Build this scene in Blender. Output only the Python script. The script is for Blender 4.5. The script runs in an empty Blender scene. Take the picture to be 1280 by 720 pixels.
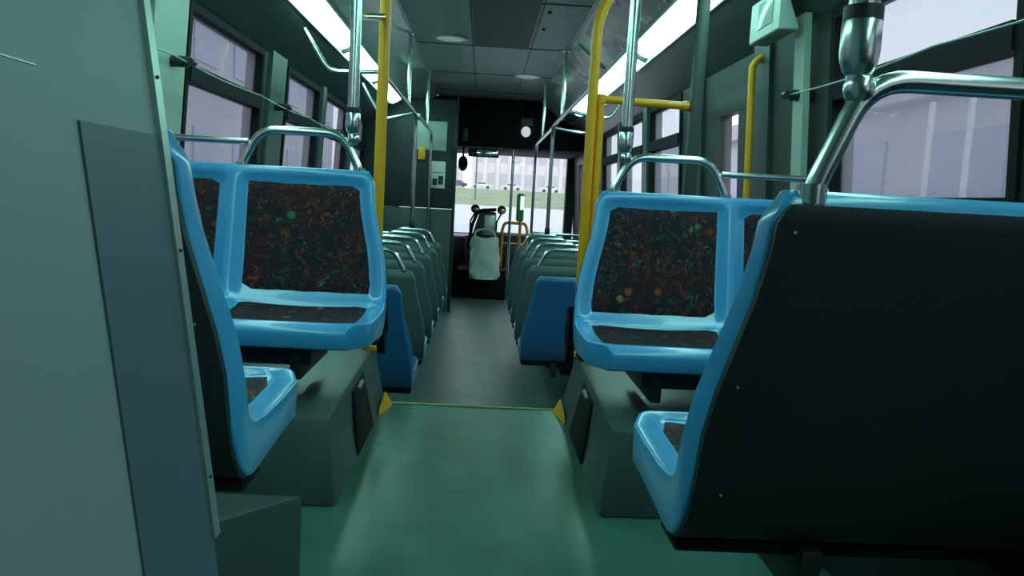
import bpy, bmesh, math, random
from mathutils import Vector, Matrix
random.seed(7)
scn = bpy.context.scene
COL = scn.collection
CZ = 1.23                      # camera height above the low front floor
def H(z): return z + CZ        # height given from eye level

# ---------------------------------------------------------------- camera
cam_d = bpy.data.cameras.new('camera'); cam = bpy.data.objects.new('camera', cam_d); COL.objects.link(cam)
cam_d.sensor_width = 36.0; cam_d.lens = 36.0 * 1000 / 1280; cam_d.clip_start = 0.02; cam_d.clip_end = 2000
Yc = Vector((-0.036, 0.112, -1.0)).normalized()
up = Vector((0.05, 1.0, 0.0)); Zc = (up - up.dot(Yc) * Yc).normalized(); Xc = Yc.cross(Zc)
M = Matrix((Xc, Yc, Zc)).to_4x4(); M.translation = Vector((0, 0, CZ))
cam.matrix_world = M
scn.camera = cam

# ---------------------------------------------------------------- view, world
scn.view_settings.view_transform = 'Standard'; scn.view_settings.look = 'None'
scn.view_settings.gamma = 1.0; scn.view_settings.use_curve_mapping = False
scn.view_settings.exposure = 0.0
SKY = 3.0
LAMP = 12.0
LAMP_COL = (0.44, 1.0, 0.84)
w = bpy.data.worlds.new('overcast_sky'); scn.world = w; w.use_nodes = True
nt = w.node_tree; nt.nodes.clear()
wo = nt.nodes.new('ShaderNodeOutputWorld'); bg = nt.nodes.new('ShaderNodeBackground')
tc = nt.nodes.new('ShaderNodeTexCoord'); sp = nt.nodes.new('ShaderNodeSeparateXYZ'); rp = nt.nodes.new('ShaderNodeValToRGB')
rp.color_ramp.elements[0].position = 0.0; rp.color_ramp.elements[0].color = (0.88, 0.91, 0.94, 1)
rp.color_ramp.elements[1].position = 0.6; rp.color_ramp.elements[1].color = (0.62, 0.72, 0.80, 1)
nt.links.new(tc.outputs['Generated'], sp.inputs[0]); nt.links.new(sp.outputs['Z'], rp.inputs[0])
nt.links.new(rp.outputs[0], bg.inputs[0]); bg.inputs[1].default_value = SKY
nt.links.new(bg.outputs[0], wo.inputs[0])

# ---------------------------------------------------------------- materials
def mat(name, col, rough=0.5, metal=0.0, noise=0.0, nscale=8.0, bump=0.0, bscale=200.0, coat=0.0, spec=0.5):
    m = bpy.data.materials.new(name); m.use_nodes = True
    n = m.node_tree; b = n.nodes['Principled BSDF']
    b.inputs['Base Color'].default_value = (*col, 1); b.inputs['Roughness'].default_value = rough
    b.inputs['Metallic'].default_value = metal; b.inputs['Coat Weight'].default_value = coat
    b.inputs['Specular IOR Level'].default_value = spec
    t = n.nodes.new('ShaderNodeTexCoord')
    if noise > 0:
        x = n.nodes.new('ShaderNodeTexNoise'); x.inputs['Scale'].default_value = nscale; x.inputs['Detail'].default_value = 6
        n.links.new(t.outputs['Object'], x.inputs['Vector'])
        r = n.nodes.new('ShaderNodeValToRGB')
        r.color_ramp.elements[0].position = 0.3; r.color_ramp.elements[1].position = 0.7
        r.color_ramp.elements[0].color = (*[c * (1 - noise) for c in col], 1)
        r.color_ramp.elements[1].color = (*[min(1, c * (1 + noise)) for c in col], 1)
        n.links.new(x.outputs['Fac'], r.inputs[0]); n.links.new(r.outputs[0], b.inputs['Base Color'])
    if bump > 0:
        x = n.nodes.new('ShaderNodeTexNoise'); x.inputs['Scale'].default_value = bscale
        n.links.new(t.outputs['Object'], x.inputs['Vector'])
        bp = n.nodes.new('ShaderNodeBump'); bp.inputs['Strength'].default_value = bump; bp.inputs['Distance'].default_value = 0.002
        n.links.new(x.outputs['Fac'], bp.inputs['Height']); n.links.new(bp.outputs[0], b.inputs['Normal'])
    return m
def emit(name, col, s):
    m = bpy.data.materials.new(name); m.use_nodes = True
    b = m.node_tree.nodes['Principled BSDF']; b.inputs['Base Color'].default_value = (.8, .8, .8, 1)
    b.inputs['Emission Color'].default_value = (*col, 1); b.inputs['Emission Strength'].default_value = s
    return m
def glass(name, tint, gloss=0.06, haze=None):
    m = bpy.data.materials.new(name); m.use_nodes = True; n = m.node_tree; n.nodes.clear()
    o = n.nodes.new('ShaderNodeOutputMaterial'); t = n.nodes.new('ShaderNodeBsdfTransparent'); g = n.nodes.new('ShaderNodeBsdfGlossy')
    t.inputs[0].default_value = (*tint, 1); g.inputs['Roughness'].default_value = 0.03
    mx = n.nodes.new('ShaderNodeMixShader'); mx.inputs[0].default_value = gloss
    n.links.new(t.outputs[0], mx.inputs[1]); n.links.new(g.outputs[0], mx.inputs[2])
    last = mx
    if haze:
        d = n.nodes.new('ShaderNodeBsdfDiffuse'); d.inputs[0].default_value = (.75, .75, .78, 1)
        tr = n.nodes.new('ShaderNodeBsdfTranslucent'); tr.inputs[0].default_value = (.9, .88, .95, 1)
        a = n.nodes.new('ShaderNodeMixShader'); a.inputs[0].default_value = 0.8
        n.links.new(d.outputs[0], a.inputs[1]); n.links.new(tr.outputs[0], a.inputs[2])
        m2 = n.nodes.new('ShaderNodeMixShader'); m2.inputs[0].default_value = haze
        n.links.new(mx.outputs[0], m2.inputs[1]); n.links.new(a.outputs[0], m2.inputs[2]); last = m2
    n.links.new(last.outputs[0], o.inputs[0])
    return m

def fabric_mat():
    m = bpy.data.materials.new('patterned_fabric'); m.use_nodes = True
    n = m.node_tree; N = n.nodes; L = n.links; b = N['Principled BSDF']; b.inputs['Roughness'].default_value = 0.75
    b.inputs['Specular IOR Level'].default_value = 0.3
    t = N.new('ShaderNodeTexCoord')
    def mix(a, c, f, fc=None):
        x = N.new('ShaderNodeMix'); x.data_type = 'RGBA'
        if isinstance(a, tuple): x.inputs['A'].default_value = (*a, 1)
        else: L.new(a, x.inputs['A'])
        if isinstance(c, tuple): x.inputs['B'].default_value = (*c, 1)
        else: L.new(c, x.inputs['B'])
        L.new(f, x.inputs['Factor']); return x.outputs['Result']
    def ramp(src, stops, const=False):
        r = N.new('ShaderNodeValToRGB'); e = r.color_ramp.elements
        if const: r.color_ramp.interpolation = 'CONSTANT'
        e[0].position, e[0].color = stops[0][0], (*stops[0][1], 1); e[1].position, e[1].color = stops[1][0], (*stops[1][1], 1)
        for p, c in stops[2:]:
            q = e.new(p); q.color = (*c, 1)
        L.new(src, r.inputs[0]); return r.outputs[0]
    def noise(scale, det=3, dist=0.0, off=0.0):
        mp = N.new('ShaderNodeMapping'); mp.inputs['Location'].default_value = (off, off * .7, off * 1.3)
        L.new(t.outputs['Object'], mp.inputs[0])
        x = N.new('ShaderNodeTexNoise'); x.inputs['Scale'].default_value = scale; x.inputs['Detail'].default_value = det
        x.inputs['Distortion'].default_value = dist; L.new(mp.outputs[0], x.inputs['Vector']); return x.outputs['Fac']
    K = (0, 0, 0); Wt = (1, 1, 1)
    base = ramp(noise(9, 3), [(0.3, (0.006, 0.010, 0.016)), (0.62, (0.034, 0.009, 0.014)), (0.8, (0.012, 0.028, 0.022))])
    speck = ramp(noise(48, 3, 1.0), [(0.52, K), (0.68, Wt)])
    c1 = ramp(noise(22, 1, 0, 5), [(0.36, (.02, .08, .045)), (0.45, (.015, .04, .07)), (0.52, (.13, .010, .014)), (0.64, (.20, .045, .01))])
    c = mix(base, c1, speck)
    # swirls: thin contour lines of a distorted noise
    sw = ramp(noise(13, 1, 2.2, 9), [(0.490, K), (0.5, (.5, .5, .5)), (0.51, K)])
    gate = ramp(noise(16, 1, 0, 13), [(0.52, K), (0.58, Wt)])
    mu = N.new('ShaderNodeMath'); mu.operation = 'MULTIPLY'; L.new(sw, mu.inputs[0]); L.new(gate, mu.inputs[1])
    c = mix(c, (.20, .30, .32), mu.outputs[0])
    for sc, rad, off in ((10.5, 0.10, 0), (33, .12, 3)):
        mp = N.new('ShaderNodeMapping'); mp.inputs['Location'].default_value = (off, off, off); L.new(t.outputs['Object'], mp.inputs[0])
        v = N.new('ShaderNodeTexVoronoi'); v.inputs['Scale'].default_value = sc; L.new(mp.outputs[0], v.inputs['Vector'])
        d = ramp(v.outputs['Distance'], [(rad, (.75, .75, .75) if sc < 20 else (.3, .3, .3)), (rad + .06, K)])
        s = N.new('ShaderNodeSeparateColor'); L.new(v.outputs['Color'], s.inputs[0])
        hue = ramp(s.outputs[0], [(0, (.35, .08, .02)), (0.25, (.05, .22, .12)), (.5, (.12, .25, .22)), (.7, (.25, .03, .03)), (.85, (.3, .22, .12))], True)
        c = mix(c, hue, d)
    L.new(c, b.inputs['Base Color'])
    return m

def poster_mat():
    m = bpy.data.materials.new('photo_poster'); m.use_nodes = True
    n = m.node_tree; N = n.nodes; L = n.links; b = N['Principled BSDF']; b.inputs['Roughness'].default_value = 0.25
    t = N.new('ShaderNodeTexCoord'); v = N.new('ShaderNodeTexVoronoi'); v.inputs['Scale'].default_value = 5
    x = N.new('ShaderNodeTexNoise'); x.inputs['Scale'].default_value = 4
    L.new(t.outputs['Object'], x.inputs['Vector']); L.new(x.outputs['Color'], v.inputs['Vector'])
    s = N.new('ShaderNodeSeparateColor'); L.new(v.outputs['Color'], s.inputs[0])
    r = N.new('ShaderNodeValToRGB'); r.color_ramp.interpolation = 'CONSTANT'
    e = r.color_ramp.elements; e[0].color = (.02, .03, .04, 1); e[1].position = .25; e[1].color = (.42, .40, .38, 1)
    for p, c in ((.45, (.05, .15, .28)), (.6, (.28, .18, .12)), (.75, (.12, .16, .16)), (.88, (.45, .42, .38))):
        q = e.new(p); q.color = (*c, 1)
    L.new(s.outputs[0], r.inputs[0]); L.new(r.outputs[0], b.inputs['Base Color'])
    return m

MT = dict(
    blue=mat('sky_blue_plastic', (0.060, 0.36, 0.72), 0.28, coat=0.3),
    blue_shaded=mat('shaded_blue_plastic', (0.022, 0.14, 0.36), 0.35, coat=0.2),  # same shell plastic as the sky blue, dim light put into its colour
    fabric=fabric_mat(),
    blackp=mat('black_seat_cover', (0.013, 0.020, 0.023), 0.55, noise=.25, nscale=5, bump=.2, bscale=300),
    greyp=mat('grey_seat_cover', (0.085, 0.135, 0.135), 0.45, noise=.12, nscale=5),
    chrome=mat('brushed_steel', (0.62, 0.68, 0.67), 0.24, 1.0),
    yellow=mat('yellow_powder_coat', (0.95, 0.42, 0.015), 0.35),
    dyellow=mat('worn_yellow_edge', (0.20, 0.24, 0.05), 0.6, noise=.4, nscale=15),
    black=mat('black_rubber', (0.008, 0.009, 0.010), 0.7, spec=.2),
    dmetal=mat('dark_metal', (0.018, 0.022, 0.024), 0.45),
    floor_r=mat('teal_rubber_floor', (0.045, 0.135, 0.110), 0.33, noise=.22, nscale=5, bump=.25, bscale=120),
    floor_f=mat('grey_rubber_floor', (0.11, 0.165, 0.165), 0.4, noise=.15, nscale=4, bump=.2, bscale=120),
    box=mat('grey_green_cladding', (0.060, 0.090, 0.086), 0.4, noise=.15, nscale=4, bump=.15),
    panel=mat('grey_laminate', (0.27, 0.30, 0.32), 0.5, noise=.05, nscale=2),
    panel_d=mat('dark_grey_laminate', (0.10, 0.13, 0.175), 0.5, noise=.06, nscale=3),
    alum=mat('aluminium_trim', (0.50, 0.55, 0.54), 0.35, 0.7),
    ceil=mat('ceiling_laminate', (0.30, 0.36, 0.355), 0.4, noise=.05, nscale=2),
    ceil_d=mat('dark_ceiling_hatch', (0.045, 0.065, 0.065), 0.6),
    cove=mat('pale_cove_panel', (0.34, 0.42, 0.40), 0.22, noise=.08, nscale=2),
    wall=mat('dark_wall_panel', (0.024, 0.036, 0.036), 0.55, noise=.1, nscale=3),
    wall_l=mat('pale_green_pillar', (0.42, 0.52, 0.47), 0.4),
    wall_g=mat('grey_pillar', (0.065, 0.10, 0.10), 0.4),
    header=mat('header_panel', (0.055, 0.085, 0.08), 0.3),
    white=mat('white_plastic', (0.75, 0.75, 0.75), 0.4),
    bag=mat('translucent_white_bag', (0.86, 0.90, 0.90), 0.35, noise=.08, nscale=12),
    glass=glass('tinted_side_glass', (0.58, 0.60, 0.62), .05, haze=.16),
    wind=glass('windshield_glass', (0.90, 0.91, 0.92), .04, haze=.04),
    lamp=emit('fluorescent_diffuser', LAMP_COL, LAMP),
    dome=emit('dim_dome_diffuser', (0.8, 1, .95), .12),
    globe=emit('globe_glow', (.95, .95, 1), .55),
    poster=poster_mat(),
    green=mat('green_plastic', (0.05, 0.42, 0.10), 0.4),
    screen=emit('lit_screen', (.85, 1, .85), 1.0),
    mirror=mat('mirror_glass', (.8, .8, .8), .05, 1.0),
    wheel=mat('tyre', (.02, .02, .02), .8),
    road=mat('pale_asphalt', (0.50, 0.50, 0.52), .8, noise=.08, nscale=.3),
    grass=mat('grass', (0.20, 0.26, 0.13), .9, noise=.25, nscale=.4),
    bwall=mat('pale_pink_render', (0.85, 0.76, 0.78), .8, noise=.06, nscale=.2),
    bwall2=mat('greyish_concrete', (0.46, 0.42, 0.46), .8, noise=.12, nscale=.4),
    bglass=mat('facade_glass', (0.60, 0.58, 0.66), .4), sglass=mat('street_facade_glass', (0.24, 0.27, 0.40), .4), cglass=mat('car_glass', (0.1, 0.11, 0.13), .2), dpost=mat('dark_post', (0.04, 0.06, 0.06), .45),
    carw=mat('white_car_paint', (.8, .8, .8), .3), carb=mat('dark_car_paint', (.06, .07, .09), .3),
)

# ---------------------------------------------------------------- helpers
def finish(name, bm, m, parent=None, smooth=35, loc=None):
    bmesh.ops.recalc_face_normals(bm, faces=bm.faces[:])
    me = bpy.data.meshes.new(name); bm.to_mesh(me); bm.free()
    if m is not None: me.materials.append(MT[m])
    if smooth:
        for p in me.polygons: p.use_smooth = True
        me.set_sharp_from_angle(angle=math.radians(smooth))
    o = bpy.data.objects.new(name, me); COL.objects.link(o)
    if parent: o.parent = parent
    if loc: o.location = loc
    return o
def link(name, me, parent=None):
    o = bpy.data.objects.new(name, me); COL.objects.link(o)
    if parent: o.parent = parent
    return o
def tag(o, label=None, cat=None, group=None, kind=None):
    if label: o['label'] = label
    if cat: o['category'] = cat
    if group: o['group'] = group
    if kind: o['kind'] = kind
    return o
def thing(name, label, cat, loc=(0, 0, 0), group=None, rz=0):
    o = bpy.data.objects.new(name, None); COL.objects.link(o); o.location = loc; o.rotation_euler = (0, 0, rz); o.empty_display_size = .1
    return tag(o, label, cat, group)
def box(bm, x0, x1, y0, y1, z0, z1, bev=0.0, seg=2):
    vs = [bm.verts.new((x, y, z)) for z in (z0, z1) for y in (y0, y1) for x in (x0, x1)]
    q = [(0, 1, 3, 2), (4, 6, 7, 5), (0, 4, 5, 1), (2, 3, 7, 6), (0, 2, 6, 4), (1, 5, 7, 3)]
    fs = [bm.faces.new([vs[i] for i in f]) for f in q]
    if bev > 0:
        es = list({e for f in fs for e in f.edges})
        bmesh.ops.bevel(bm, geom=es, offset=bev, segments=seg, affect='EDGES', profile=.5)
def prism(bm, pts, z0, z1, bev=0.0):
    a = [bm.verts.new((x, y, z0)) for x, y in pts]; b = [bm.verts.new((x, y, z1)) for x, y in pts]
    fs = [bm.faces.new(a[::-1]), bm.faces.new(b)]
    n = len(pts)
    for i in range(n): fs.append(bm.faces.new((a[i], a[(i + 1) % n], b[(i + 1) % n], b[i])))
    if bev > 0:
        bmesh.ops.bevel(bm, geom=list({e for f in fs for e in f.edges}), offset=bev, segments=2, affect='EDGES', profile=.5)
def hexa(bm, p):  # 8 points, bottom 4 then top 4 (loops)
    v = [bm.verts.new(q) for q in p]
    for f in ((3, 2, 1, 0), (4, 5, 6, 7), (0, 1, 5, 4), (1, 2, 6, 5), (2, 3, 7, 6), (3, 0, 4, 7)): bm.faces.new([v[i] for i in f])
def fillet(pts, r, n=6):
    pts = [Vector(p) for p in pts]; out = [pts[0]]
    for i in range(1, len(pts) - 1):
        a, b, c = pts[i - 1], pts[i], pts[i + 1]
        rr = min(r, (a - b).length * .45, (c - b).length * .45)
        p = b + (a - b).normalized() * rr; q = b + (c - b).normalized() * rr
        for k in range(n + 1):
            t = k / n; out.append(p * (1 - t) ** 2 + b * 2 * t * (1 - t) + q * t * t)
    out.append(pts[-1]); return out
def tube(bm, pts, r, seg=14, fr=0.0):
    pts = fillet(pts, fr) if fr > 0 else [Vector(p) for p in pts]
    d = (pts[1] - pts[0]).normalized(); ref = Vector((0, 0, 1)) if abs(d.z) < .9 else Vector((1, 0, 0))
    u = d.cross(ref).normalized(); rings = []
    for i, p in enumerate(pts):
        if i == 0: t = (pts[1] - p)
        elif i == len(pts) - 1: t = p - pts[-2]
        else: t = (pts[i + 1] - p).normalized() + (p - pts[i - 1]).normalized()
        t.normalize(); u = (u - t * u.dot(t)).normalized(); v = t.cross(u)
        rr = r[i] if isinstance(r, (list, tuple)) else r
        rings.append([bm.verts.new(p + (u * math.cos(a) + v * math.sin(a)) * rr) for a in [2 * math.pi * k / seg for k in range(seg)]])
    for a, b in zip(rings, rings[1:]):
        for k in range(seg): bm.faces.new((a[k], a[(k + 1) % seg], b[(k + 1) % seg], b[k]))
    bm.faces.new(rings[0][::-1]); bm.faces.new(rings[-1])
def ball(bm, c, r, sc=(1, 1, 1), u=20, v=12):
    mm = Matrix.Translation(c) @ Matrix.Diagonal((*[r * s for s in sc], 1))
    bmesh.ops.create_uvsphere(bm, u_segments=u, v_segments=v, radius=1, matrix=mm)
def B(): return bmesh.new()

# ================================================================ SETTING: bus body
RF, LF = H(-0.77), 0.0         # raised rear floor, low front floor
STEP = 2.92
WX = 1.27
def wx(z): return WX - 0.06 * (z - CZ)          # side walls lean in towards the roof
b = B(); box(b, -WX - .1, WX + .1, -1.3, STEP, RF - .06, RF)
tag(finish('floor', b, 'floor_r', smooth=0), kind='structure')
b = B(); box(b, -.34, .34, STEP - .02, STEP, RF, RF + .003, .001)
tag(finish('trim_1', b, 'dyellow', smooth=0), kind='structure')
b = B(); box(b, -WX, WX, STEP - .04, STEP, LF, RF - .062); box(b, -.40, .40, STEP, STEP + .26, LF, RF - .24)
tag(finish('floor_step', b, 'floor_f', smooth=0), kind='structure')
b = B(); box(b, -WX - .1, WX + .1, STEP - .04, 11.5, -.08, LF)
tag(finish('floor_front', b, 'floor_f', smooth=0), kind='structure')
# ceiling: flat centre with seams
b = B(); box(b, -.58, .60, -1.3, 11.4, H(1.17), H(1.23))
tag(finish('ceiling', b, 'ceil', smooth=0), kind='structure')
b = B()
for y in (3.4, 4.9, 6.35, 7.75, 9.0): box(b, -.57, .59, y, y + .008, H(1.165), H(1.17))
for x in (.31, -.14): box(b, x, x + .006, -1.3, 9.1, H(1.166), H(1.17))
tag(finish('trim_2', b, 'ceil_d', smooth=0), kind='structure')
for s, nm in ((-1, 'left'), (1, 'right')):
    xi = .58 if s < 0 else .60
    b = B()                    # pale sloped cove between ceiling and lamps
    y0, y1 = -1.3, 9.5
    hexa(b, [(s * xi, y0, H(1.17)), (s * .855, y0, H(.965)), (s * .855, y1, H(.965)), (s * xi, y1, H(1.17)),
             (s * xi, y0, H(1.22)), (s * .87, y0, H(1.01)), (s * .87, y1, H(1.01)), (s * xi, y1, H(1.22))])
    tag(finish('ceiling_cove_' + nm, b, 'cove', smooth=0), kind='structure')
    b = B()                    # dark header from lamps to window heads
    hexa(b, [(s * .985, y0, H(.915)), (s * wx(H(.72)), y0, H(.74)), (s * wx(H(.72)), 11.3, H(.74)), (s * .985, 11.3, H(.915)),
             (s * .985, y0, H(.98)), (s * 1.30, y0, H(.80)), (s * 1.30, 11.3, H(.80)), (s * .985, 11.3, H(.98))])
    hexa(b, [(s * .60, 9.5, H(1.17)), (s * .985, 9.5, H(.915)), (s * .985, 11.3, H(.915)), (s * .60, 11.3, H(1.17)),
             (s * .60, 9.5, H(1.22)), (s * .985, 9.5, H(.98)), (s * .985, 11.3, H(.98)), (s * .60, 11.3, H(1.22))])
    tag(finish('wall_header_' + nm, b, 'header', smooth=0), kind='structure')
    b = B(); tube(b, [(s * .990, -1.2, H(.905)), (s * .990, 9.4, H(.905))], .008, 8)
    tube(b, [(s * .850, -1.2, H(.963)), (s * .850, 9.4, H(.963))], .007, 8)
    tube(b, [(s * (xi), -1.2, H(1.168)), (s * (xi), 9.4, H(1.168))], .007, 8)
    tag(finish('trim_%d' % (3 if s < 0 else 4), b, 'alum'), kind='structure')
    b = B()                    # lamp trough back
    hexa(b, [(s * .86, -1.3, H(.985)), (s * .98, -1.3, H(.93)), (s * .98, 9.5, H(.93)), (s * .86, 9.5, H(.985)),
             (s * .86, -1.3, H(1.02)), (s * .98, -1.3, H(.97)), (s * .98, 9.5, H(.97)), (s * .86, 9.5, H(1.02))])
    tag(finish('trim_%d' % (5 if s < 0 else 6), b, 'wall_g', smooth=0), kind='structure')

ZS, ZT = 0.035, 0.735          # window sill and head from eye level
def wallpiece(bm, s, y0, y1, z0, z1, t=.09, inn=0.0):
    a0, a1 = wx(H(z0)) - inn, wx(H(z1)) - inn
    hexa(bm, [(s * a0, y0, H(z0)), (s * (a0 + t), y0, H(z0)), (s * (a0 + t), y1, H(z0)), (s * a0, y1, H(z0)),
              (s * a1, y0, H(z1)), (s * (a1 + t), y0, H(z1)), (s * (a1 + t), y1, H(z1)), (s * a1, y1, H(z1))])
WL = [(-1.1, .35), (.5, 1.7), (1.85, 3.0), (3.38, 4.50), (5.02, 6.00), (6.20, 7.25), (7.50, 8.35), (9.3, 10.6)]
WR = [(-1.1, .35), (.5, 1.72), (1.86, 2.92), (5.12, 6.10), (6.32, 7.30), (7.50, 8.5)]
DOORS = [(3.90, 4.38), (9.35, 10.75)]
for s, wins, nm in ((-1, WL, 'left'), (1, WR, 'right')):
    b = B()
    ops = sorted([(y0, y1, ZS) for y0, y1 in wins] + ([(y0, y1, -1.2) for y0, y1 in DOORS] if s > 0 else []))
    y = -1.3
    for y0, y1, zb in ops:
        wallpiece(b, s, y, y0, -1.23, .80)
        if zb > -1: wallpiece(b, s, y0, y1, -1.23, zb)
        wallpiece(b, s, y0, y1, ZT if zb > -1 else .60, .80)
        y = y1
    wallpiece(b, s, y, 11.4, -1.23, .80)
    tag(finish('wall_' + nm, b, 'wall', smooth=0), kind='structure')
    b = B()                    # pale sill strip
    for y0, y1 in wins: wallpiece(b, s, y0 - .02, y1 + .02, ZS - .05, ZS - .005, .02, .018)
    tag(finish('trim_%d' % (7 if s < 0 else 8), b, 'wall_l', smooth=0), kind='structure')
wn = 0
for s, wins in ((-1, WL), (1, WR)):
    for y0, y1 in wins:
        wn += 1; b = B(); F = .035
        wallpiece(b, s, y0, y0 + F, ZS, ZT, .07, .012); wallpiece(b, s, y1 - F, y1, ZS, ZT, .07, .012)
        wallpiece(b, s, y0 + F, y1 - F, ZS, ZS + F, .07, .012); wallpiece(b, s, y0 + F, y1 - F, ZT - F, ZT, .07, .012)
        o = tag(finish('window_%d' % wn, b, 'black', smooth=0), kind='structure')
        b = B(); wallpiece(b, s, y0 + F, y1 - F, .415, .485, .06, .02)
        finish('window_bar', b, 'black', o, smooth=0)
        for z0, z1 in ((ZS + F, .415), (.485, ZT - F)):
            b = B(); wallpiece(b, s, y0 + F, y1 - F, z0, z1, .006, -.03); finish('pane', b, 'glass', o, smooth=0)
# pillars lining the wall between windows
def pillar(n, s, y0, y1, m, z0=-.77, inn=.02):
    b = B(); wallpiece(b, s, y0, y1, z0, .76, .025, inn); tag(finish('trim_%d' % n, b, m, smooth=0), kind='structure')
pillar(9, -1, 3.02, 3.34, 'wall_l'); pillar(10, -1, 4.62, 4.94, 'wall_g'); pillar(11, -1, 6.04, 6.16, 'wall_g'); pillar(12, -1, 7.30, 7.46, 'wall_g')
pillar(13, 1, 3.06, 3.16, 'wall_l', inn=.05); pillar(14, 1, 3.52, 3.72, 'dpost', -1.2); pillar(15, 1, 4.60, 4.86, 'wall', -1.2)
pillar(16, 1, 6.14, 6.28, 'wall_g'); pillar(17, 1, 7.34, 7.46, 'wall_g')
# doors on the right side
for k, (y0, y1) in enumerate(DOORS):
    b = B(); F = .09
    wallpiece(b, 1, y0, y0 + F, -1.2, .60, .05, 0); wallpiece(b, 1, y1 - F, y1, -1.2, .60, .05, 0)
    wallpiece(b, 1, y0 + F, y1 - F, -1.2, -1.0, .05, 0); wallpiece(b, 1, y0 + F, y1 - F, .50, .60, .05, 0)
    if k: wallpiece(b, 1, (y0 + y1) / 2 - .06, (y0 + y1) / 2 + .06, -1.0, .50, .05, 0)
    o = tag(finish('door_%d' % (k + 1), b, 'dmetal', smooth=0), kind='structure')
    b = B(); wallpiece(b, 1, y0 + F, y1 - F, -1.0, .50, .006, -.02); finish('door_pane', b, 'wind', o, smooth=0)
    b = B(); yy = y0 - .28 if k == 0 else y0 + .1
    tube(b, [(wx(H(.5)) - .02, yy, H(.70)), (wx(H(.5)) - .07, yy, H(.66)), (wx(H(-.4)) - .08, yy, H(-.42)), (wx(H(-.4)) - .02, yy, H(-.44))], .016, 10, .04)
    finish('door_handle', b, 'yellow', o)
# rear wall behind the viewer
b = B(); box(b, -WX - .1, WX + .1, -1.4, -1.3, 0, H(1.25)); tag(finish('wall_back', b, 'wall', smooth=0), kind='structure')
# front: dash wall, pillars, destination header
b = B()
box(b, -WX, WX, 11.25, 11.45, 0, H(-.52)); box(b, -WX, -1.17, 11.25, 11.4, H(-.55), H(.9)); box(b, 1.15, WX, 11.25, 11.4, H(-.55), H(.9))
box(b, -WX, WX, 11.25, 11.45, H(.70), H(1.25))
tag(finish('wall_front', b, 'wall', smooth=0), kind='structure')
b = B(); box(b, -1.17, 1.15, 11.3, 11.31, H(-.52), H(.70))
o = tag(finish('window_20', b, 'wind', smooth=0), kind='structure')
b = B(); box(b, -1.17, 1.15, 11.26, 11.29, H(-.54), H(-.49), .005); box(b, -1.17, 1.15, 11.26, 11.29, H(.66), H(.72), .005)
finish('window_frame', b, 'black', o)
b = B(); box(b, -.75, 1.2, 9.55, 11.2, H(.60), H(1.165), .03)
tag(finish('wall_front_header', b, 'black'), kind='structure')

# ================================================================ lamps
for s, segs, nm in ((-1, [(-1.1, .9), (1.0, 2.35), (2.45, 3.86), (3.95, 5.32), (5.41, 6.75), (6.84, 8.25)], 'left'),
                    (1, [(-1.1, 1.1), (1.2, 3.0), (3.1, 4.97), (5.06, 6.9), (6.98, 8.45)], 'right')):
    for k, (y0, y1) in enumerate(segs):
        wh = ['rearmost, behind the viewer', 'second from the back', 'third from the back', 'fourth from the back', 'fifth from the back', 'foremost, nearest the driver'][k if k < len(segs) - 1 else 5]
        t = thing('ceiling_light_strip', 'long glowing diffuser in the %s lamp row, %s' % (nm, wh), 'light', (s * .915, y0, H(.935)), 'fluorescent strips along the coves')
        b = B(); L = y1 - y0
        pts = [(-.055 * s, .026), (-.035 * s, .003), (.0, -.022), (.040 * s, -.037), (.060 * s, -.028), (.062 * s, -.008), (.0, .026)]
        rings = [[b.verts.new((x, yy, z)) for x, z in pts] for yy in (0, .03, L - .03, L)]
        for r_, q_ in ((0, 1), (3, 2)):
            for v in rings[r_]: v.co.x *= .8; v.co.z *= .8
        for a, c in zip(rings, rings[1:]):
            for i in range(len(pts)): b.faces.new((a[i], a[(i + 1) % len(pts)], c[(i + 1) % len(pts)], c[i]))
        b.faces.new(rings[0]); b.faces.new(rings[-1][::-1])
        finish('diffuser', b, 'lamp', t, 50)
        b = B(); box(b, -.062, .062, -.035, -.008, -.03, .03, .004); b2 = finish('end_cap', b, 'wall_g', t); b2.rotation_euler = (0, s * .38, 0)

# ================================================================ seats
def smooth(t): t = max(0, min(1, t)); return t * t * (3 - 2 * t)
FR = [(.405, -.030), (.402, -.012), (.385, 0.0), (.372, .002), (.362, .0), (.30, -.004), (.20, -.008), (.10, -.008), (.045, -.003), (.030, .001), (.021, .004), (.013, .009), (.006, .015), (.000, .028), (-.011, .065), (-.025, .13), (-.037, .18), (-.048, .23), (-.059, .28), (-.07, .33), (-.078, .365), (-.081, .378), (-.086, .395), (-.094, .405)]
BK = [(.400, -.060), (.398, -.064), (.385, -.068), (.35, -.070), (.335, -.070), (.30, -.072), (.20, -.076), (.11, -.082), (.075, -.085), (.058, -.086), (.035, -.086), (.012, -.080), (-.012, -.064), (-.034, -.040), (-.052, -.010), (-.070, .05), (-.082, .12), (-.092, .19), (-.102, .26), (-.112, .32), (-.120, .365), (-.122, .380), (-.120, .395), (-.110, .405)]
W_ = .86
XC = [0, .008, .022, .034, .05, .12, .22, .32, .385, .400, .414, .430, .446, .462, .476, .55, .65, .75, .80, .816, .83, .842, .852, .86]
PADX = [(.030, .404), (.456, .836)]
def seat_x(x, i):
    z = FR[i][1]; y = FR[i][0]
    wide = -.055 * smooth((.36 - z) / .30)
    if y > .33: wide += .05 * smooth((y - .33) / .075)
    x2 = x + wide * max(0, 1 - x / .43)
    if y > .33 and x > .6: x2 -= .03 * smooth((y - .33) / .075) * (x - .6) / .26
    if z > .36:           # rounded top corners
        k = smooth((z - .36) / .045) * .02
        if x < .05: x2 += k * (1 - x / .05)
        if x > .81: x2 -= k * (x - .81) / .05
    return x2
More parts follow.
